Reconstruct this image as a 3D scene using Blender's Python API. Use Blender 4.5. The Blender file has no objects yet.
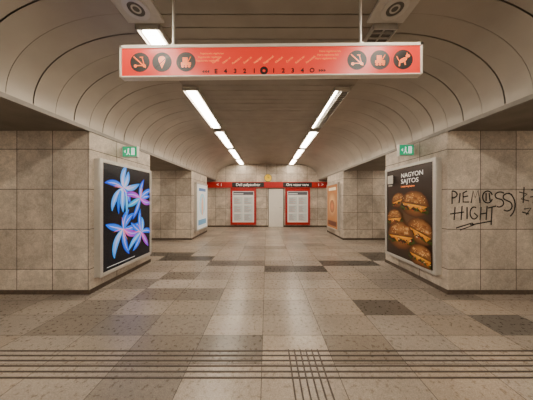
import bpy, math, random
from mathutils import Vector, Matrix
random.seed(7)
F=192.47; EYE=1.4
XL,XR=-2.63,2.69
Y1,Y2,Y3,Y4,YB=2.86,4.35,6.75,8.5,10.0
YF=-4.5; XO=6.6
ZS=2.43; ZC=3.28
S=bpy.context.scene
def PX(px,d): return (px-266.5)*d/F
def PZ(py,d): return EYE-(py-200)*d/F
# ---------------- materials
def nt(name):
    m=bpy.data.materials.new(name); m.use_nodes=True
    return m,m.node_tree.nodes,m.node_tree.links,m.node_tree.nodes['Principled BSDF']
def mat(name,col,rough=.5,metal=0,emit=0,ecol=None,noise=.0,nscale=20):
    m,N,L,b=nt(name)
    b.inputs['Base Color'].default_value=(*col,1); b.inputs['Roughness'].default_value=rough
    b.inputs['Metallic'].default_value=metal
    if emit:
        b.inputs['Emission Color'].default_value=(*(ecol or col),1); b.inputs['Emission Strength'].default_value=emit
    if noise:
        tc=N.new('ShaderNodeTexCoord'); n=N.new('ShaderNodeTexNoise'); n.inputs['Scale'].default_value=nscale
        n.inputs['Detail'].default_value=6
        r=N.new('ShaderNodeValToRGB')
        r.color_ramp.elements[0].position=.3; r.color_ramp.elements[1].position=.7
        r.color_ramp.elements[0].color=(*[c*(1-noise) for c in col],1)
        r.color_ramp.elements[1].color=(*[min(1,c*(1+noise)) for c in col],1)
        L.new(tc.outputs['Object'],n.inputs['Vector']); L.new(n.outputs['Fac'],r.inputs['Fac']); L.new(r.outputs['Color'],b.inputs['Base Color'])
    return m
def stone():
    m,N,L,b=nt('stone_panels')
    tc=N.new('ShaderNodeTexCoord'); g=N.new('ShaderNodeNewGeometry')
    sp=N.new('ShaderNodeSeparateXYZ'); L.new(tc.outputs['Object'],sp.inputs[0])
    sn=N.new('ShaderNodeSeparateXYZ'); L.new(g.outputs['Normal'],sn.inputs[0])
    ab=N.new('ShaderNodeMath'); ab.operation='ABSOLUTE'; L.new(sn.outputs['X'],ab.inputs[0])
    gt=N.new('ShaderNodeMath'); gt.operation='GREATER_THAN'; gt.inputs[1].default_value=.5; L.new(ab.outputs[0],gt.inputs[0])
    mx=N.new('ShaderNodeMix'); mx.data_type='FLOAT'
    ya=N.new('ShaderNodeMath'); ya.operation='ADD'; ya.inputs[1].default_value=.33; L.new(sp.outputs['Y'],ya.inputs[0])
    L.new(gt.outputs[0],mx.inputs['Factor']); L.new(sp.outputs['X'],mx.inputs['A']); L.new(ya.outputs[0],mx.inputs['B'])
    xa=N.new('ShaderNodeMath'); xa.operation='ADD'; xa.inputs[1].default_value=10.6; L.new(mx.outputs['Result'],xa.inputs[0])
    za=N.new('ShaderNodeMath'); za.operation='ADD'; za.inputs[1].default_value=.225; L.new(sp.outputs['Z'],za.inputs[0])
    cb=N.new('ShaderNodeCombineXYZ'); L.new(xa.outputs[0],cb.inputs[0]); L.new(za.outputs[0],cb.inputs[1])
    br=N.new('ShaderNodeTexBrick'); L.new(cb.outputs[0],br.inputs['Vector'])
    br.offset=0; br.squash=1
    for k,v in (('Scale',1),('Mortar Size',.0055),('Mortar Smooth',.15),('Bias',0),('Brick Width',.53),('Row Height',.595)): br.inputs[k].default_value=v
    br.inputs['Color1'].default_value=(.66,.575,.475,1); br.inputs['Color2'].default_value=(.44,.375,.305,1); br.inputs['Mortar'].default_value=(.07,.052,.04,1)
    out=br.outputs['Color']
    for sc,det,lo,hi,dst in ((1.1,8,.62,1.24,.4),(7,8,.80,1.16,1.2),(55,4,.82,1.14,0)):
        n=N.new('ShaderNodeTexNoise'); n.inputs['Scale'].default_value=sc; n.inputs['Detail'].default_value=det; n.inputs['Roughness'].default_value=.65; n.inputs['Distortion'].default_value=dst
        L.new(tc.outputs['Object'],n.inputs['Vector'])
        r=N.new('ShaderNodeMapRange'); r.inputs['From Min'].default_value=.32; r.inputs['From Max'].default_value=.66; r.inputs['To Min'].default_value=lo; r.inputs['To Max'].default_value=hi
        L.new(n.outputs['Fac'],r.inputs['Value'])
        v=N.new('ShaderNodeVectorMath'); v.operation='SCALE'; L.new(out,v.inputs[0]); L.new(r.outputs[0],v.inputs['Scale']); out=v.outputs[0]
    L.new(out,b.inputs['Base Color'])
    b.inputs['Roughness'].default_value=.5
    bp=N.new('ShaderNodeBump'); bp.inputs['Strength'].default_value=.4; bp.inputs['Distance'].default_value=.004; bp.invert=True
    L.new(br.outputs['Fac'],bp.inputs['Height']); L.new(bp.outputs[0],b.inputs['Normal'])
    return m
def attrmat(name,emit=0,rough=.4,speck=False):
    m,N,L,b=nt(name)
    a=N.new('ShaderNodeAttribute'); a.attribute_name='Col'
    out=a.outputs['Color']
    if speck:
        tc=N.new('ShaderNodeTexCoord')
        for sc,lo,hi in ((120,.72,1.25),(28,.88,1.11),(1.1,.80,1.15)):
            n=N.new('ShaderNodeTexNoise'); n.inputs['Scale'].default_value=sc; n.inputs['Detail'].default_value=4
            L.new(tc.outputs['Object'],n.inputs['Vector'])
            r=N.new('ShaderNodeMapRange'); r.inputs['From Min'].default_value=.32; r.inputs['From Max'].default_value=.68
            r.inputs['To Min'].default_value=lo; r.inputs['To Max'].default_value=hi; L.new(n.outputs['Fac'],r.inputs['Value'])
            v=N.new('ShaderNodeVectorMath'); v.operation='SCALE'; L.new(out,v.inputs[0]); L.new(r.outputs[0],v.inputs['Scale']); out=v.outputs[0]
            if sc==28:
                rr=N.new('ShaderNodeMapRange'); rr.inputs['To Min'].default_value=rough-.07; rr.inputs['To Max'].default_value=rough+.07
                L.new(n.outputs['Fac'],rr.inputs['Value']); L.new(rr.outputs[0],b.inputs['Roughness'])
    else: b.inputs['Roughness'].default_value=rough
    L.new(out,b.inputs['Base Color'])
    if emit: L.new(out,b.inputs['Emission Color']); b.inputs['Emission Strength'].default_value=emit
    return m
M_stone=stone()
M_floor=attrmat('granite_tiles',0,.29,True)
M_art=attrmat('backlit_print',.8,.25)
M_post=attrmat('poster_print',.28,.35)
M_print=attrmat('printed_paper',.12,.5)
M_base=mat('baseboard_stone',(.085,.06,.042),.5,0,noise=.3)
M_vault=mat('vault_metal',(.385,.345,.29),.38,.3,noise=.14,nscale=1.5)
M_groove=mat('vault_groove',(.13,.11,.09),.8)
M_soffit=mat('soffit_paint',(.20,.175,.145),.7,noise=.15,nscale=3)
M_lip=mat('edge_trim_paint',(.20,.18,.155),.5,.2,noise=.1)
M_slat=mat('ceiling_slats',(.32,.285,.235),.5,.2,noise=.1,nscale=3)
M_fix=mat('fixture_enamel',(.55,.52,.47),.4,.1,noise=.05)
M_fixd=mat('fixture_dark',(.10,.09,.08),.5)
M_tube=mat('lit_diffuser',(1,.95,.85),.4,0,40,(1,.875,.71))
M_tube2=mat('lit_diffuser_side',(1,.95,.85),.4,0,26,(1,.875,.71))
M_alu=mat('aluminium_frame',(.62,.60,.56),.35,.5,noise=.04)
M_white=mat('white_enamel',(.75,.71,.63),.4,noise=.03)
M_red=mat('sign_red',(.60,.025,.015),.35,0,.45,(1,.06,.03))
M_redp=mat('red_paint',(.45,.010,.008),.4,noise=.05)
M_black=mat('black_paint',(.010,.010,.010),.45)
M_blk2=mat('sign_black',(.010,.008,.008),.5)
M_yel=mat('sign_yellow',(.85,.22,.04),.4,0,.9,(1,.26,.06))
M_wtxt=mat('white_letters',(.9,.9,.85),.4,0,.3)
M_green=mat('exit_green',(.003,.30,.12),.3,0,.5,(.0,.55,.25))
M_ink=mat('graffiti_ink',(.005,.005,.006),.8)
M_rib=mat('tactile_rib',(.065,.047,.036),.6,noise=.3,nscale=30)
M_clock=mat('clock_face',(.80,.50,.02),.4,0,.25,(1,.65,.03))
M_grout=mat('floor_grout',(.05,.04,.032),.8)
M_door=mat('door_paint',(.88,.85,.78),.5,noise=.03,nscale=4)
# ---------------- mesh helpers
def link(o,parent=None):
    S.collection.objects.link(o)
    if parent is not None: o.parent=parent
    return o
def empty(name):
    e=bpy.data.objects.new(name,None); e.empty_display_size=.1; return link(e)
def meshobj(name,V,Fc,mats,idx=None,parent=None,smooth=False):
    me=bpy.data.meshes.new(name); me.from_pydata([tuple(v) for v in V],[],Fc)
    for m in (mats if isinstance(mats,(list,tuple)) else [mats]): me.materials.append(m)
    if idx: me.polygons.foreach_set('material_index',idx)
    if smooth: me.polygons.foreach_set('use_smooth',[True]*len(me.polygons))
    me.update()
    return link(bpy.data.objects.new(name,me),parent)
BF=[(0,3,2,1),(4,5,6,7),(0,1,5,4),(1,2,6,5),(2,3,7,6),(3,0,4,7)]
def bx(x0,x1,y0,y1,z0,z1):
    return [(x0,y0,z0),(x1,y0,z0),(x1,y1,z0),(x0,y1,z0),(x0,y0,z1),(x1,y0,z1),(x1,y1,z1),(x0,y1,z1)]
def boxes(name,L,m,parent=None,bevel=0):
    V=[];Fc=[]
    for b in L:
        o=len(V); V+=bx(*b); Fc+=[tuple(i+o for i in f) for f in BF]
    ob=meshobj(name,V,Fc,m,None,parent)
    if bevel:
        md=ob.modifiers.new('bev','BEVEL'); md.width=bevel; md.segments=2; md.limit_method='ANGLE'
    return ob
def cyl(name,c,r,h,axis,m,parent=None,n=32,r2=None):
    r2=r if r2 is None else r2
    V=[];Fc=[]
    for k,(rr,t) in enumerate(((r,0),(r2,h))):
        for i in range(n):
            a=2*math.pi*i/n; p,q=rr*math.cos(a),rr*math.sin(a)
            V.append({'z':(c[0]+p,c[1]+q,c[2]+t),'y':(c[0]+p,c[1]+t,c[2]+q),'x':(c[0]+t,c[1]+p,c[2]+q)}[axis])
    for i in range(n): Fc.append((i,(i+1)%n,n+(i+1)%n,n+i))
    Fc+= [tuple(range(n))[::-1],tuple(range(n,2*n))]
    return meshobj(name,V,Fc,m,None,parent)
def ring(name,c,r0,r1,h,axis,m,parent=None,n=40):
    V=[];Fc=[]
    for (rr,t) in ((r0,0),(r1,0),(r1,h),(r0,h)):
        for i in range(n):
            a=2*math.pi*i/n; p,q=rr*math.cos(a),rr*math.sin(a)
            V.append({'z':(c[0]+p,c[1]+q,c[2]+t),'y':(c[0]+p,c[1]+t,c[2]+q)}[axis])
    for k in range(4):
        for i in range(n):
            j=(i+1)%n; k2=(k+1)%4
            Fc.append((k*n+i,k*n+j,k2*n+j,k2*n+i))
    return meshobj(name,V,Fc,m,None,parent)
class Art:
    """flat printed artwork: polygons with colours in the plane of a panel"""
    def __init__(s,O,U,N,layer=.0003):
        s.O=Vector(O);s.U=Vector(U);s.N=Vector(N);s.W=Vector((0,0,1));s.V=[];s.F=[];s.C=[];s.k=0;s.l=layer;s.clip=None
    def P(s,u,v,off):
        if s.clip: u=min(max(u,0),s.clip[0]); v=min(max(v,0),s.clip[1])
        return s.O+s.U*u+s.W*v+off
    def poly(s,pts,col,col2=None,fan=None):
        s.k+=1; o=len(s.V)
        off=s.N*(s.k*s.l)
        n=len(pts)
        if fan is not None:
            s.V.append(s.P(fan[0],fan[1],off))
            for p in pts: s.V.append(s.P(p[0],p[1],off))
            for i in range(n):
                s.F.append((o,o+1+i,o+1+(i+1)%n)); s.C.append([col2 or col,col,col])
        else:
            for p in pts: s.V.append(s.P(p[0],p[1],off))
            s.F.append(tuple(range(o,o+n))); s.C.append([col]*n)
    def rect(s,u0,v0,u1,v1,c): s.poly([(u0,v0),(u1,v0),(u1,v1),(u0,v1)],c)
    def ell(s,u,v,a,b,c,c2=None,rot=0,lo=0,hi=360,n=28):
        pts=[]
        for i in range(n+(hi-lo<360)):
            t=math.radians(lo+(hi-lo)*i/n); x,y=a*math.cos(t),b*math.sin(t)
            pts.append((u+x*math.cos(rot)-y*math.sin(rot),v+x*math.sin(rot)+y*math.cos(rot)))
        s.poly(pts,c,c2,(u,v+ ((b*.3 if lo<90 else -b*.3) if hi-lo<360 else 0)) if c2 else None)
    def petal(s,u,v,ang,ln,w,curl,cb,ct,ce):
        s.k+=1; off=s.N*(s.k*s.l); n=14; o=len(s.V)
        x,y,a=u,v,ang
        for i in range(n+1):
            t=i/n; ww=w*math.sin(math.pi*min(1,t*.93+.05))**.8
            nx,ny=-math.sin(a),math.cos(a)
            for sgn in (-1,-.35,.35,1):
                s.V.append(s.P(x+nx*ww*sgn,y+ny*ww*sgn,off))
            x+=math.cos(a)*ln/n; y+=math.sin(a)*ln/n; a+=curl/n
        def mixc(t): return tuple(cb[j]*(1-t)+ct[j]*t for j in range(3))
        for i in range(n):
            for h in (0,1,2):
                q=(o+i*4+h,o+i*4+h+1,o+i*4+h+5,o+i*4+h+4); s.F.append(q)
                c=[]
                for vi in q:
                    row=(vi-o)//4; colm=(vi-o)%4
                    m_=mixc((row/n)**.6)
                    c.append(m_ if colm in(1,2) else tuple(m_[j]*.12+ce[j]*.88 for j in range(3)))
                s.C.append(c)
    def done(s,name,m,parent):
        ob=meshobj(name,s.V,s.F,m,None,parent)
        ca=ob.data.color_attributes.new('Col','FLOAT_COLOR','CORNER')
        i=0
        for f in s.C:
            for c in f: ca.data[i].color=(*c,1); i+=1
        return ob
def text(name,s,size,loc,U,Wd,m,parent=None,align='CENTER',ext=.001,bold=0,sx=1):
    cu=bpy.data.curves.new(name,'FONT'); cu.body=s; cu.size=size; cu.align_x=align; cu.align_y='CENTER'; cu.extrude=ext; cu.offset=bold
    cu.resolution_u=3
    o=bpy.data.objects.new(name+'_tmp',cu); S.collection.objects.link(o)
    bpy.context.view_layer.update()
    me=bpy.data.meshes.new_from_object(o.evaluated_get(bpy.context.evaluated_depsgraph_get()))
    bpy.data.objects.remove(o)
    U=Vector(U).normalized(); Wd=Vector(Wd).normalized(); Nn=U.cross(Wd)
    Mx=Matrix(((U.x*sx,Wd.x,Nn.x,loc[0]),(U.y*sx,Wd.y,Nn.y,loc[1]),(U.z*sx,Wd.z,Nn.z,loc[2]),(0,0,0,1)))
    me.transform(Mx); me.materials.clear(); me.materials.append(m); me.name=name
    return link(bpy.data.objects.new(name,me),parent)
# ---------------- FLOOR
TW,TD=.62,.35; X0,Y0=1.2,2.343
dark={}
def D(r,cols,v): 
    for c in cols: dark[(r,c)]=v
D(0,[0],.11); D(-1,[2],.13)
D(4,[-2,-1],.05)
D(5,[-4,-3],.12); D(5,[0,1],.07)
D(6,[-6,-5],.055); D(6,[2],.065)
D(7,[-7,-6],.08); D(7,[2,3],.08)
D(9,[-3,-2],.2); D(10,[-5,0],.20); D(3,[-5],.17)
D(0,[-6],.19); D(-1,[-6,-5],.18); D(1,[-5,-4],.18); D(-2,[-4,-3],.19);D(2,[-6],.21);D(1,[2],.20);D(-2,[-1],.23)
V=[];Fc=[];C=[]
g=.0025
r0=int((YF-Y0)/TD)-1; r1=int((YB-Y0)/TD)+1; c0=int((-XO-X0)/TW)-1; c1=int((XO-X0)/TW)+1
for r in range(r0,r1+1):
    for c in range(c0,c1+1):
        xa,xb=max(X0+c*TW,-XO),min(X0+(c+1)*TW,XO); ya,yb=max(Y0+r*TD,YF),min(Y0+(r+1)*TD,YB)
        if xb-xa<.01 or yb-ya<.01: continue
        o=len(V); V+=[(xa+g,ya+g,0),(xb-g,ya+g,0),(xb-g,yb-g,0),(xa+g,yb-g,0)]; Fc.append((o,o+1,o+2,o+3))
        if (r,c) in dark: b=dark[(r,c)]
        else:
            b=random.choice([.32,.34,.36,.38,.30,.27,.32])
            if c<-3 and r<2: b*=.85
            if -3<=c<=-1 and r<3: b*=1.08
        w=random.uniform(-.03,.03)
        C.append((b*(1.0+w),b*(.83),b*(.67-w)))
nt_=len(Fc)
o=len(V); V+=[(-XO,YF,-.002),(XO,YF,-.002),(XO,YB,-.002),(-XO,YB,-.002)]; Fc.append((o,o+1,o+2,o+3)); C.append((.1,.085,.07))
o=len(V); V+=bx(-XO,XO,YF,YB,-.2,-.004); Fc+=[tuple(i+o for i in f) for f in BF]; C+=[(.1,.085,.07)]*6
fl=meshobj('floor',V,Fc,[M_floor,M_grout],[0]*nt_+[1]*7)
ca=fl.data.color_attributes.new('Col','FLOAT_COLOR','CORNER'); i=0
for p,cc in zip(fl.data.polygons,C):
    for _ in p.vertices: ca.data[i].color=(*cc,1); i+=1
tp=empty('tactile_paving')
boxes('cross_ribs',[(-5,5,1.515+.054*k-.006,1.515+.054*k+.006,0,.004) for k in range(6)],M_rib,tp)
boxes('guide_ribs',[(.205+.054*k-.006,.205+.054*k+.006,-3.5,1.80,0,.0045) for k in range(6)],M_rib,tp)
# ---------------- WALLS
t=.2
boxes('wall_far',[(-XO,XO,YB,YB+t,0,ZC+.2)],M_stone)
boxes('wall_near',[(-XO,XO,YF-t,YF,0,ZC+.2)],M_stone)
boxes('wall_left',[(-XO-t,-XO,YF-t,YB+t,0,ZC+.2)],M_stone)
boxes('wall_right',[(XO,XO+t,YF-t,YB+t,0,ZC+.2)],M_stone)
boxes('baseboard_far',[(-XO,XO,YB-.012,YB,0,.08)],M_base)
PO=5.1
def pillar(x0,x1,y0,y1):
    e=empty('stone_clad_pillar')
    boxes('stone_cladding',[(x0,x1,y0,y1,0,ZS)],M_stone,e,bevel=.006)
    q=.01
    boxes('plinth',[(x0-q,x1+q,y0-q,y1+q,0,.065)],M_base,e)
    return e
pillar(-PO,XL,Y1,Y2); pillar(XR,PO,Y1,Y2); pillar(-PO,XL,Y3,Y4); pillar(XR,PO,Y3,Y4)
lamps=[(x,a) for x in (-5.8,5.8) for a in (-3,-.5,4.8,8.6)]+[(x,a) for x in (-4.6,4.6) for a in (.3,4.9,8.68)]
def pads(sg): return [(x-.05,x+.05,y+.15+k,y+.25+k,ZS-.022,ZS) for x,y in lamps if x*sg>0 for k in (0,.8)]
boxes('ceiling_left',[(-XO,XL,YF,YB,ZS,ZS+.06)]+pads(-1),M_soffit)
boxes('ceiling_right',[(XR,XO,YF,YB,ZS,ZS+.06)]+pads(1),M_soffit)
def batten(x,y0,y1):
    e=empty('batten_lamp'); zt=ZS-.0225
    boxes('housing',[(x-.08,x+.08,y0,y1,zt-.04,zt)],M_fix,e)
    boxes('diffuser',[(x-.06,x+.06,y0+.02,y1-.02,zt-.07,zt-.04)],M_tube2,e)
for x,a in lamps: batten(x,a,a+1.25)
# ---------------- VAULT
cx=(XL+XR)/2
HW=(XR-XL)/2
zs=ZS+.035; A=1.25; n=18
side=[]
for i in range(n+1):
    a=math.pi/2*i/n
    side.append((HW-A+A*math.cos(a)**.95 if i<n else HW-A, zs+(ZC-zs)*math.sin(a)**.95))
right=[(cx+x,z) for x,z in side]; left=[(cx-x,z) for x,z in side]
def vaultside(name,pr,sgn):
    V=[];Fc=[];I=[]
    pitch=.23
    y=YF; k=0
    while y<YB-1e-4:
        y2=min(y+pitch,YB); k+=1
        gap=.006 if k%2 else .002
        gp=.002 if k%2 else .006
        dz=.010 if k%2 else .004
        for (ya,yb,off,mi) in ((y+gp,y2-gap,0,0),(y2-gap,y2+gap,dz,1)):
            yb=min(yb,YB)
            o=len(V)
            for (x,z) in pr:
                dx=(x-cx)*.006 if off else 0
                V.append((x+dx,ya,z+off)); V.append((x+dx,yb,z+off))
            for i in range(len(pr)-1):
                Fc.append((o+2*i,o+2*i+1,o+2*i+3,o+2*i+2)); I.append(mi)
        y=y2
    ob=meshobj(name,V,Fc,[M_vault,M_groove],I)
    ob.data.polygons.foreach_set('use_smooth',[True]*len(Fc))
    return ob
vr=vaultside('ceiling_vault_right',right,1); vl=vaultside('ceiling_vault_left',left,-1)
boxes('trim_1',[(XL-.03,XL+.012,YF,YB,ZS-.012,ZS+.04)],M_lip)
boxes('trim_2',[(XR-.012,XR+.03,YF,YB,ZS-.012,ZS+.04)],M_lip)
L=[]; y=YF
while y<YB: L.append((cx-HW+A-.01,cx+HW-A+.01,y+.006,min(y+.144,YB),ZC,ZC+.02)); y+=.15
boxes('ceiling',L+[(-XO,XO,YF,YB,ZC+.05,ZC+.2)],M_slat)
# ---------------- LIGHT FIXTURES
def fixture(x,y0,y1,state,sp=True):
    e=empty('ceiling_light_fixture')
    w=.13
    boxes('tray',[(x-w,x+w,y0,y1,ZC-.03,ZC),(x-w,x-w+.012,y0,y1,ZC-.06,ZC-.03),(x+w-.012,x+w,y0,y1,ZC-.06,ZC-.03),
                  (x-w,x+w,y0,y0+.012,ZC-.06,ZC-.03),(x-w,x+w,y1-.012,y1,ZC-.06,ZC-.03)],M_fix,e)
    if state=='on':
        boxes('diffuser',[(x-.07,x+.07,y0+.03,y1-.03,ZC-.065,ZC-.03)],M_tube,e)
    else:
        k=y0+.06; LL=[]
        while k<y1-.05: LL.append((x-w+.012,x+w-.012,k,k+.006,ZC-.056,ZC-.03)); k+=.07
        boxes('louvre',LL+[(x-.003,x+.003,y0+.02,y1-.02,ZC-.057,ZC-.03)],M_fix,e)
        boxes('reflector_back',[(x-w+.012,x+w-.012,y0+.012,y1-.012,ZC-.034,ZC-.0301)],M_fixd,e)
        if state=='half': boxes('tube',[(x-.115,x-.08,y0+.03,y1-.03,ZC-.066,ZC-.034)],M_tube,e)
def speaker(x,y):
    e=empty('ceiling_speaker')
    boxes('plate',[(x-.19,x+.19,y-.17,y+.15,ZC-.025,ZC)],M_fix,e,bevel=.004)
    cyl('grille',(x,y-.01,ZC-.034),.085,.01,'z',M_fixd,e)
    ring('bezel',(x,y-.01,ZC-.04),.075,.115,.015,'z',M_alu,e)
    ring('inner_ring',(x,y-.01,ZC-.038),.03,.045,.004,'z',M_fix,e)
units=[(2.05,2.9),(3.2,4.88),(5.15,6.72),(6.98,8.45),(8.7,9.85)]
XLt,XRt=-1.27,1.27
for k,(a,b) in enumerate(units):
    fixture(XLt,a,b,'on'); fixture(XRt,a,b,['off','half','on','on','on'][k])
for a,b in ((.0,1.6),(-1.95,-.3),(-3.9,-2.3)):
    fixture(XLt,a,b,'on'); fixture(XRt,a,b,'on')
speaker(-1.26,1.87); speaker(1.24,1.87)
# ---------------- HANGING SIGN
e=empty('hanging_direction_sign'); d=1.75
x0,x1=PX(120,d),PX(422,d); z1,z0=PZ(44,d),PZ(76,d); th=.055
parts=[]
parts.append(boxes('sign_body',[(x0,x1,d+.004,d+th,z0,z1)],M_white,e,bevel=.004))
fw=.018
parts.append(boxes('sign_frame',[(x0,x1,d-.006,d+.004,z1-fw*1.5,z1),(x0,x1,d-.006,d+.004,z0,z0+fw*.6),(x0,x0+fw,d-.006,d+.004,z0,z1),(x1-fw,x1,d-.006,d+.004,z0,z1)],M_white,e))
parts.append(boxes('red_face',[(x0+fw,x1-fw,d,d+.004,z0+fw*.6,z1-fw*1.5)],M_red,e))
yd=d-.001
for i,px in enumerate((140,162,186,357,380,403)):
    cxp,cz=PX(px,d),PZ(61,d)
    parts.append(cyl('pictogram_disc_%d'%(i+1),(cxp,yd,cz),.088,.003,'y',M_blk2,e,48))
    a=Art((cxp,yd,cz),(1,0,0),(0,-1,0),.0005)
    O=(1,.20,.05)
    def seg(u0,v0,u1,v1,w,c=O):
        dx,dy=u1-u0,v1-v0; l=math.hypot(dx,dy); nx,ny=-dy/l*w/2,dx/l*w/2
        a.poly([(u0+nx,v0+ny),(u0-nx,v0-ny),(u1-nx,v1-ny),(u1+nx,v1+ny)],c)
    if i in(0,3):
        seg(-.04,-.03,.04,-.03,.008); seg(.04,-.03,.02,.045,.008); seg(.0,.045,.03,.045,.008); a.ell(-.04,-.035,.014,.014,O); a.ell(.042,-.035,.014,.014,O); seg(-.055,.05,.055,-.05,.010)
    elif i==1:
        a.poly([(-.03,.01),(0,-.06),(.03,.01)],O); a.ell(0,.025,.032,.028,O); seg(-.055,-.05,.055,.05,.008,(.02,.02,.02))
    elif i==5:
        a.ell(0,-.005,.04,.018,O,rot=.5); seg(-.03,-.02,-.035,-.06,.012); seg(.012,-.01,.02,-.05,.012); a.ell(.042,.032,.02,.014,O); seg(-.04,-.01,-.06,.03,.008); a.poly([(.03,.04),(.032,.065),(.045,.042)],O)
    else:
        a.rect(-.045,-.03,.045,-.005,O); a.rect(-.03,-.005,.015,.04,O); a.ell(-.03,-.042,.012,.012,O); a.ell(0,-.042,.012,.012,O); a.ell(.03,-.042,.012,.012,O)
        seg(.02,.0,.045,.045,.008)
    parts.append(a.done('pictogram_%d'%(i+1),M_art,e))
zt=PZ(71,d)
for i in range(11):
    px=216+i*9.6
    if i==5: continue
    ch='4321'[i-1] if 1<=i<=4 else ('1234'[i-6] if 6<=i<=9 else ('E' if i==0 else 'O'))
    parts.append(text('line_number_%d'%i,ch,.055,(PX(px,d),yd-.001,zt),(1,0,0),(0,0,1),M_blk2,e,bold=.002))
parts.append(ring('line_zero_ring',(PX(264,d),yd-.003,zt+.003),.014,.036,.003,'y',M_blk2,e))
for nm,px,s in (('arrow_west',207,-1),('arrow_east',321,1)):
    a=Art((PX(px,d),yd,zt),(1,0,0),(0,-1,0))
    for k in (0,.022,.044):
        a.poly([(s*(k-.02),.015),(s*(k-.02),-.015),(s*(k),0)],(.01,.01,.01))
    parts.append(a.done(nm,M_print,e))
names=['Kaszalo','Hatar ut','Pottyos u.','Ecseri ut','Nepliget','Nagyvarad','Klinikak','Corvin','Kalvin ter','Ferenciek','Deak ter','Arany J.','Nyugati','Lehel ter','Dozsa Gy.']
an=math.radians(38)
for k in range(10):
    px=216+k*10.5
    parts.append(text('station_label_%d'%k,names[k%15],.026,(PX(px,d),yd-.001,PZ(60,d)),(math.cos(an),0,math.sin(an)),(-math.sin(an),0,math.cos(an)),M_yel,e))
for k in range(3):
    parts.append(text('label_left_%d'%k,'Fogaskereku vegallomas',.022,(PX(212,d)-.02*k,yd-.001,PZ(53+3.6*k,d)),(1,0,0),(0,0,1),M_yel,e,'CENTER'))
    parts.append(text('label_right_%d'%k,'Metro vegallomas fele',.022,(PX(330,d)-.02*k,yd-.001,PZ(52+3.6*k,d)),(1,0,0),(0,0,1),M_yel,e,'CENTER'))
tn=math.tan(math.radians(.6))
for p in parts:
    for v in p.data.vertices: v.co.z+=(v.co.x-.04)*tn
for i,px in enumerate((172,362)):
    xx=PX(px,d); zz=z1+(xx-.04)*tn
    cyl('hanger_rod_%d'%(i+1),(xx,d+.03,zz-.005),.011,ZC-zz+.008,'z',M_alu,e,16)
    cyl('hanger_flange_%d'%(i+1),(xx,d+.03,zz-.002),.03,.015,'z',M_alu,e,16)
# ---------------- POSTER LIGHTBOXES
def lightbox(side,y0,y1,z0,z1,dep=.10,name='poster_lightbox'):
    e=empty(name); fw=.055
    if side=='L': xw,xf,N,U=XL,XL+dep,(1,0,0),(0,1,0); O=(xf-.014,y0+fw,z0+fw)
    else: xw,xf,N,U=XR,XR-dep,(-1,0,0),(0,-1,0); O=(xf+.014,y1-fw,z0+fw)
    a,b=min(xw,xf),max(xw,xf)
    a2,b2=(a,b-.02) if side=='L' else (a+.02,b)
    boxes('case',[(a2,b2,y0+.005,y1-.005,z0+.005,z1-.005)],M_alu,e)
    f0,f1=(b-.03,b) if side=='L' else (a,a+.03)
    boxes('frame',[(f0,f1,y0,y0+fw,z0,z1),(f0,f1,y1-fw,y1,z0,z1),(f0,f1,y0+fw,y1-fw,z0,z0+fw),(f0,f1,y0+fw,y1-fw,z1-fw,z1)],M_alu,e,bevel=.006)
    art=Art(O,U,N,.00012); art.clip=(y1-y0-2*fw,z1-z0-2*fw)
    return e,art,y1-y0-2*fw,z1-z0-2*fw
e,a,w,h=lightbox('L',2.93,4.24,.21,2.04)
a.rect(0,0,w,h,(.001,.002,.005))
def lily(u,v,s,seed,lean=0):
    rr=random.Random(seed)
    n=7
    for k in range(n):
        an=lean+rr.uniform(-.3,.3)+2*math.pi*k/n
        cb,ct,ce=rr.choice([((.08,.40,.8),(.0,.05,.65),(.0,.02,.40)),((.25,.6,.85),(.0,.28,.75),(.0,.10,.6)),((.06,.50,.65),(.0,.32,.62),(.0,.12,.45)),((.55,.15,.55),(.06,.03,.55),(.30,.0,.28)),((.5,.7,.85),(.0,.18,.7),(.0,.2,.65)),((.05,.3,.8),(.0,.10,.7),(.0,.05,.5))])
        L_=s*rr.uniform(.75,1.15); cu=rr.uniform(-1.1,1.1)
        a.petal(u,v,an,L_,s*.135,cu,cb,ct,ce)
        a.petal(u,v,an,L_*.85,s*.014,cu*.9,(.9,.10,.30),(.3,.6,.95),(.7,.05,.4))
    for k in range(5):
        an=rr.uniform(0,6.28); a.petal(u,v,an,s*.5,s*.010,.4,(.9,.4,.05),(.95,.12,.01),(.9,.2,.05))
lily(w*.36,h*.78,.42,11); lily(w*.74,h*.68,.42,2); lily(w*.36,h*.36,.46,13); lily(w*.76,h*.28,.42,15)
a.petal(w*.30,h*.76,-1.9,.42,.04,.5,(.0,.3,.7),(.0,.05,.5),(.0,.02,.3)); a.petal(w*.40,h*.74,-1.35,.42,.035,-.4,(.3,.6,.8),(.0,.3,.7),(.0,.1,.5))
a.rect(w*.06,h*.03,w*.6,h*.036,(.4,.4,.4))
a.done('lily_poster',M_art,e)
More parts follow.
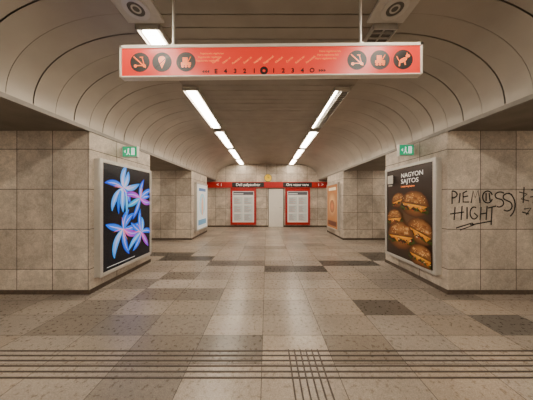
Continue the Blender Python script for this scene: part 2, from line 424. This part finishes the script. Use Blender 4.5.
# burgers
e,a,w,h=lightbox('R',2.95,4.21,.24,2.06)
a.rect(0,0,w,h,(.022,.011,.006)); 
a.ell(w*.55,h*.4,w*.45,h*.38,(.022,.011,.006),(.10,.045,.016))
def burger(u,v,s,rot=0):
    rr=random.Random(int(u*99+v*37))
    cr,sr=math.cos(rot),math.sin(rot)
    def R(p): return [(u+(x*cr-y*sr)*s,v+(x*sr+y*cr)*s) for x,y in p]
    def blob(ax,ay,lo,hi,cy=0,jit=.03,n=30):
        return [((ax*(1+rr.uniform(-jit,jit)))*math.cos(math.radians(lo+(hi-lo)*i/n)),cy+ay*(1+rr.uniform(-jit,jit))*math.sin(math.radians(lo+(hi-lo)*i/n))) for i in range(n+1)]
    def shade(pts,c,c2,f): a.poly(R(pts),c,c2,R([f])[0])
    shade(blob(1.0,.60,180,360,-.12),(.05,.014,.003),(.26,.09,.018),(.1,-.3))
    shade([(-1.05+2.1*i/30,-.26-.09*rr.random()*(1+(i%2))) for i in range(31)]+[(1.0,-.02),(-1.0,-.02)],(.03,.05,.006),(.16,.18,.02),(0,-.2))
    shade(blob(1.0,.17,0,360,-.14,.06),(.02,.007,.004),(.10,.03,.01),(.1,-.1))
    shade([(-.97,.02),(-.7,-.16),(-.5,-.10),(-.25,-.34),(-.05,-.12),(.2,-.2),(.42,-.12),(.6,-.36),(.78,-.1),(.97,.02),(.8,.1),(-.8,.1)],(.5,.17,.01),(.80,.40,.04),(.1,-.02))
    shade(blob(1.02,.80,0,180,.0,.03),(.07,.018,.004),(.42,.17,.04),(.1,.42))
    for k in range(8):
        x,y=rr.uniform(-.6,.6),rr.uniform(.12,.55)
        shade([(x+q[0],y+q[1]) for q in blob(rr.uniform(.12,.3),rr.uniform(.06,.13),0,360,0,.3,12)],(.25,.08,.015),rr.choice([(.65,.36,.12),(.5,.22,.05),(.14,.04,.01)]),(x,y))
    for k in range(26):
        tt=rr.uniform(.25,2.9); q=rr.uniform(.15,.92)
        p=R([(math.cos(tt)*q,.04+math.sin(tt)*q*.7)])[0]
        a.ell(p[0],p[1],.035*s,.018*s,(.70,.45,.18),rot=rr.uniform(-1.5,1.5),n=6)
    for k in range(14):
        x=rr.uniform(-.85,.85); p=R([(x,rr.uniform(-.38,-.1))])[0]
        a.ell(p[0],p[1],.07*s,.03*s,rr.choice([(.4,.04,.015),(.6,.38,.2),(.08,.14,.02),(.04,.015,.01)]),rot=rr.uniform(-1,1),n=7)
burger(w*.30,h*.64,.19,.3); burger(w*.66,h*.60,.31,-.12); burger(w*.22,h*.43,.23,.15); burger(w*.78,h*.33,.29,-.25); burger(w*.38,h*.24,.35,.08); burger(w*.82,h*.09,.26,-.1)
a.rect(w*.07,h*.84,w*.22,h*.94,(.50,.46,.38)); a.rect(w*.09,h*.81,w*.20,h*.825,(.35,.32,.27))
a.done('burger_poster',M_post,e)
xf=XR-.10+.008
def rt(nm,s,size,u,v,m,bold=.001,al='LEFT',sx=1): text(nm,s,size,(xf,4.21-.055-u*w,.295+v*h),(0,-1,0),(0,0,1),m,e,al,bold=bold,sx=sx)
rt('headline_1','NAGYON',.115,.38,.915,M_wtxt,sx=1.05); rt('headline_2','SAJTOS',.115,.38,.85,M_wtxt,sx=1.15); rt('price','31',.12,.085,.89,M_black,.003); rt('subline','Limitalt ideig kaphato',.040,.38,.795,M_yel,.0005)
e,a,w,h=lightbox('L',7.0,8.28,.25,2.05)
a.rect(0,0,w,h,(.80,.84,.84)); a.ell(w*.5,h*.55,w*.3,h*.25,(.35,.6,.70),(.8,.85,.9)); a.rect(w*.1,h*.08,w*.9,h*.2,(.15,.35,.55)); a.rect(w*.15,h*.85,w*.85,h*.92,(.1,.2,.4)); a.ell(w*.5,h*.5,w*.1,h*.22,(.75,.5,.35))
a.done('advert_poster',M_post,e)
e,a,w,h=lightbox('R',7.0,8.28,.25,2.05)
a.rect(0,0,w,h,(.38,.15,.04)); a.ell(w*.5,h*.55,w*.42,h*.3,(.35,.13,.04),(.8,.5,.2)); a.rect(w*.1,h*.05,w*.9,h*.16,(.12,.04,.02)); a.rect(w*.15,h*.87,w*.85,h*.94,(.8,.7,.5)); a.ell(w*.5,h*.5,w*.22,h*.15,(.20,.06,.02),(.6,.18,.05))
a.done('advert_poster',M_post,e)
# ---------------- EXIT SIGNS
def exitsign(side):
    e=empty('emergency_exit_sign'); y=3.47
    xa,xb=(XL+.03,XL+.30) if side=='L' else (XR-.30,XR-.03)
    z0,z1=(2.17,2.375) if side=='L' else (2.20,2.405)
    boxes('sign_case',[(xa,xb,y,y+.06,z0,z1)],M_alu,e,bevel=.006)
    boxes('wall_bracket',[((XL,XL+.03) if side=='L' else (XR-.03,XR))+(y+.015,y+.045,z0+.05,z1-.05)],M_alu,e)
    boxes('green_panel',[(xa+.01,xb-.01,y-.004,y,z0+.015,z1-.015)],M_green,e)
    a=Art(((xa+xb)/2,y-.005,(z0+z1)/2),(1,0,0),(0,-1,0),.0005); W=(.8,.95,.9)
    a.rect(.03,-.06,.09,.065,W); a.ell(-.02,.045,.013,.013,W)
    a.poly([(-.035,.03),(-.01,.03),(-.012,-.02),(-.035,-.02)],W); a.poly([(-.035,-.02),(-.02,-.02),(-.045,-.065),(-.06,-.06)],W); a.poly([(-.025,-.02),(-.01,-.02),(.012,-.06),(0,-.065)],W)
    a.poly([(-.10,0),(-.07,.03),(-.07,-.03)],W)
    a.done('running_man',M_art,e)
exitsign('L'); exitsign('R')
# ---------------- GRAFFITI
def strokes(nm,lines,d,r=.008,parent=None):
    cu=bpy.data.curves.new(nm,'CURVE'); cu.dimensions='3D'; cu.bevel_depth=r; cu.bevel_resolution=1
    for ln in lines:
        sp=cu.splines.new('POLY'); sp.points.add(len(ln)-1)
        for p,(x,y) in zip(sp.points,ln): p.co=(PX(x,d),0,PZ(y,d),1)
    o=bpy.data.objects.new(nm+'_t',cu); S.collection.objects.link(o); bpy.context.view_layer.update()
    me=bpy.data.meshes.new_from_object(o.evaluated_get(bpy.context.evaluated_depsgraph_get())); bpy.data.objects.remove(o)
    for v in me.vertices: v.co.y=d-.0015+v.co.y*.12
    me.materials.clear(); me.materials.append(M_ink)
    return link(bpy.data.objects.new(nm,me),parent)
def arc(cx_,cy_,rx,ry,a0,a1,n=14):
    return [(cx_+rx*math.cos(math.radians(a0+(a1-a0)*i/n)),cy_+ry*math.sin(math.radians(a0+(a1-a0)*i/n))) for i in range(n+1)]
gl=[
 [(452,204),(452,191)]+arc(452,194.5,5,3.5,-80,90,8), [(460,193),(459,203)],[(467,191),(463,193),(463,202),(469,202)],[(463,197),(468,196)],
 [(471,203),(473,191),(475,198),(478,190),(480,203)],arc(487.5,197,5,6,20,340),[(486,193),(486,201)],[(489,193),(490,201)],
 arc(500,195.5,5,3.5,320,110,10)+arc(499,203,4.5,4,-80,120,10), arc(508,197,5,3.5,320,110,10)+arc(507,206,5,5,-80,130,10),
 arc(505,205,10,13,-70,60,10),
 [(455,207),(454,220)],[(462,206),(461,220)],[(450,214),(464,212)],
 [(467,207),(467,219)],arc(474,213,4,6,300,30)+[(474,213)],
 [(481,207),(480,220)],[(487,206),(486,220)],[(480,214),(487,213)],
 [(488,208),(496,206)],[(492,207),(491,225)],
 [(456,228),(472,223),(474,225),(460,230)],[(470,225),(492,221)],
]
strokes('graffiti_tag',gl,Y1,.0105)
g2=[[(519,192),(527,194),(521,199),(529,201)],[(524,187),(523,203)],[(531,190),(536,190),(533,203)],[(540,190),(541,203),(547,200)],
 [(524,209),(531,208),(526,215)],[(522,212),(529,214)],[(536,209),(545,208),(538,217),(547,216)],[(530,197),(552,195)]]
strokes('graffiti_tag',g2,Y1,.010)
# ---------------- FAR WALL
yb=YB
e=empty('station_name_band')
xa,xb=PX(206,9.85),PX(330,9.85)
z0,z1=2.03,2.33
yo=yb-.03
boxes('red_band',[(xa,xb,yo-.10,yo,z0,z1)],M_redp,e,bevel=.005)
boxes('black_field',[(PX(232,9.85),PX(264,9.85),yo-.104,yo-.1,z0+.03,z1-.03),(PX(283,9.85),PX(312,9.85),yo-.104,yo-.1,z0+.03,z1-.03)],M_black,e)
text('destination_text_1','Deli palyaudvar',.20,(PX(248,9.85),yo-.108,(z0+z1)/2),(1,0,0),(0,0,1),M_wtxt,e,bold=.001)
text('destination_text_2','Ors vezer tere',.19,(PX(297.5,9.85),yo-.108,(z0+z1)/2),(1,0,0),(0,0,1),M_wtxt,e,bold=.001)
text('exit_arrow_text','<  i',.20,(PX(219,9.85),yo-.104,(z0+z1)/2),(1,0,0),(0,0,1),M_wtxt,e,bold=.002)
text('exit_arrow_text_2','i  >',.20,(PX(321,9.85),yo-.104,(z0+z1)/2),(1,0,0),(0,0,1),M_wtxt,e,bold=.002)
def board(pa,pb):
    e=empty('information_board'); x0,x1=PX(pa,9.9),PX(pb,9.9); z0,z1=.12,2.02; f=.10
    boxes('back_panel',[(x0+.01,x1-.01,yb-.07,yb,z0+.01,z1-.01)],M_redp,e)
    boxes('red_frame',[(x0,x0+f,yb-.1,yb-.03,z0,z1),(x1-f,x1,yb-.1,yb-.03,z0,z1),(x0+f,x1-f,yb-.1,yb-.03,z0,z0+f*1.3),(x0+f,x1-f,yb-.1,yb-.03,z1-f*1.6,z1)],M_redp,e,bevel=.006)
    W,H=x1-x0-2*f,z1-z0-f*2.9
    a=Art((x0+f,yb-.072,z0+f*1.3),(1,0,0),(0,-1,0),.0006)
    a.rect(0,0,W,H,(.80,.79,.75))
    a.rect(.04,H-.2,W-.04,H-.04,(.10,.10,.12)); a.rect(.06,H-.16,W*.5,H-.12,(.8,.8,.8))
    rr=random.Random(int(pa))
    for c in range(2):
        for k in range(3):
            u=.06+c*(W-.06)/2; v=.08+k*(H-.34)/3
            a.rect(u,v,u+(W-.2)/2,v+(H-.34)/3-.05,(.62,.66,.63))
            for q in range(9):
                yy=v+.03+q*((H-.34)/3-.1)/9
                a.rect(u+.03,yy,u+.03+rr.uniform(.15,.36),yy+.012,(.25,.27,.3) if q%3 else (.5,.1,.08))
    a.done('timetable_sheets',M_print,e)
board(230.5,256); board(285.5,310)
e=empty('door_1'); x0,x1=PX(268,9.9),PX(284,9.9)
boxes('door_frame',[(x0,x0+.04,yb-.05,yb,0,2.02),(x1-.04,x1,yb-.05,yb,0,2.02),(x0+.04,x1-.04,yb-.05,yb,1.98,2.02)],M_lip,e)
boxes('door_leaf',[(x0+.04,x1-.04,yb-.035,yb,0.01,1.98)],M_door,e)
cyl('door_handle',(x1-.14,yb-.075,1.02),.018,.04,'y',M_alu,e,16); boxes('door_lever',[(x1-.25,x1-.13,yb-.085,yb-.07,1.01,1.03)],M_alu,e)
e=empty('wall_clock'); c=(PX(268,9.9),yb,2.54); 
ring('clock_rim',(c[0],yb-.09,c[2]),.18,.20,.09,'y',M_lip,e); cyl('clock_dial',(c[0],yb-.07,c[2]),.182,.07,'y',M_clock,e,40)
boxes('clock_hands',[(c[0]-.008,c[0]+.008,yb-.078,yb-.072,c[2]-.02,c[2]+.13),(c[0]-.01,c[0]+.09,yb-.078,yb-.072,c[2]-.01,c[2]+.01)],M_black,e)
# ---------------- world + camera
w=bpy.data.worlds.new('world'); S.world=w; w.use_nodes=True
w.node_tree.nodes['Background'].inputs[0].default_value=(.02,.02,.02,1)
cam=bpy.data.cameras.new('camera'); cam.lens=13.0; cam.sensor_width=36; cam.clip_start=.05
co=bpy.data.objects.new('camera',cam); S.collection.objects.link(co); co.location=(0,0,EYE); co.rotation_euler=(math.radians(90),0,0)
S.camera=co
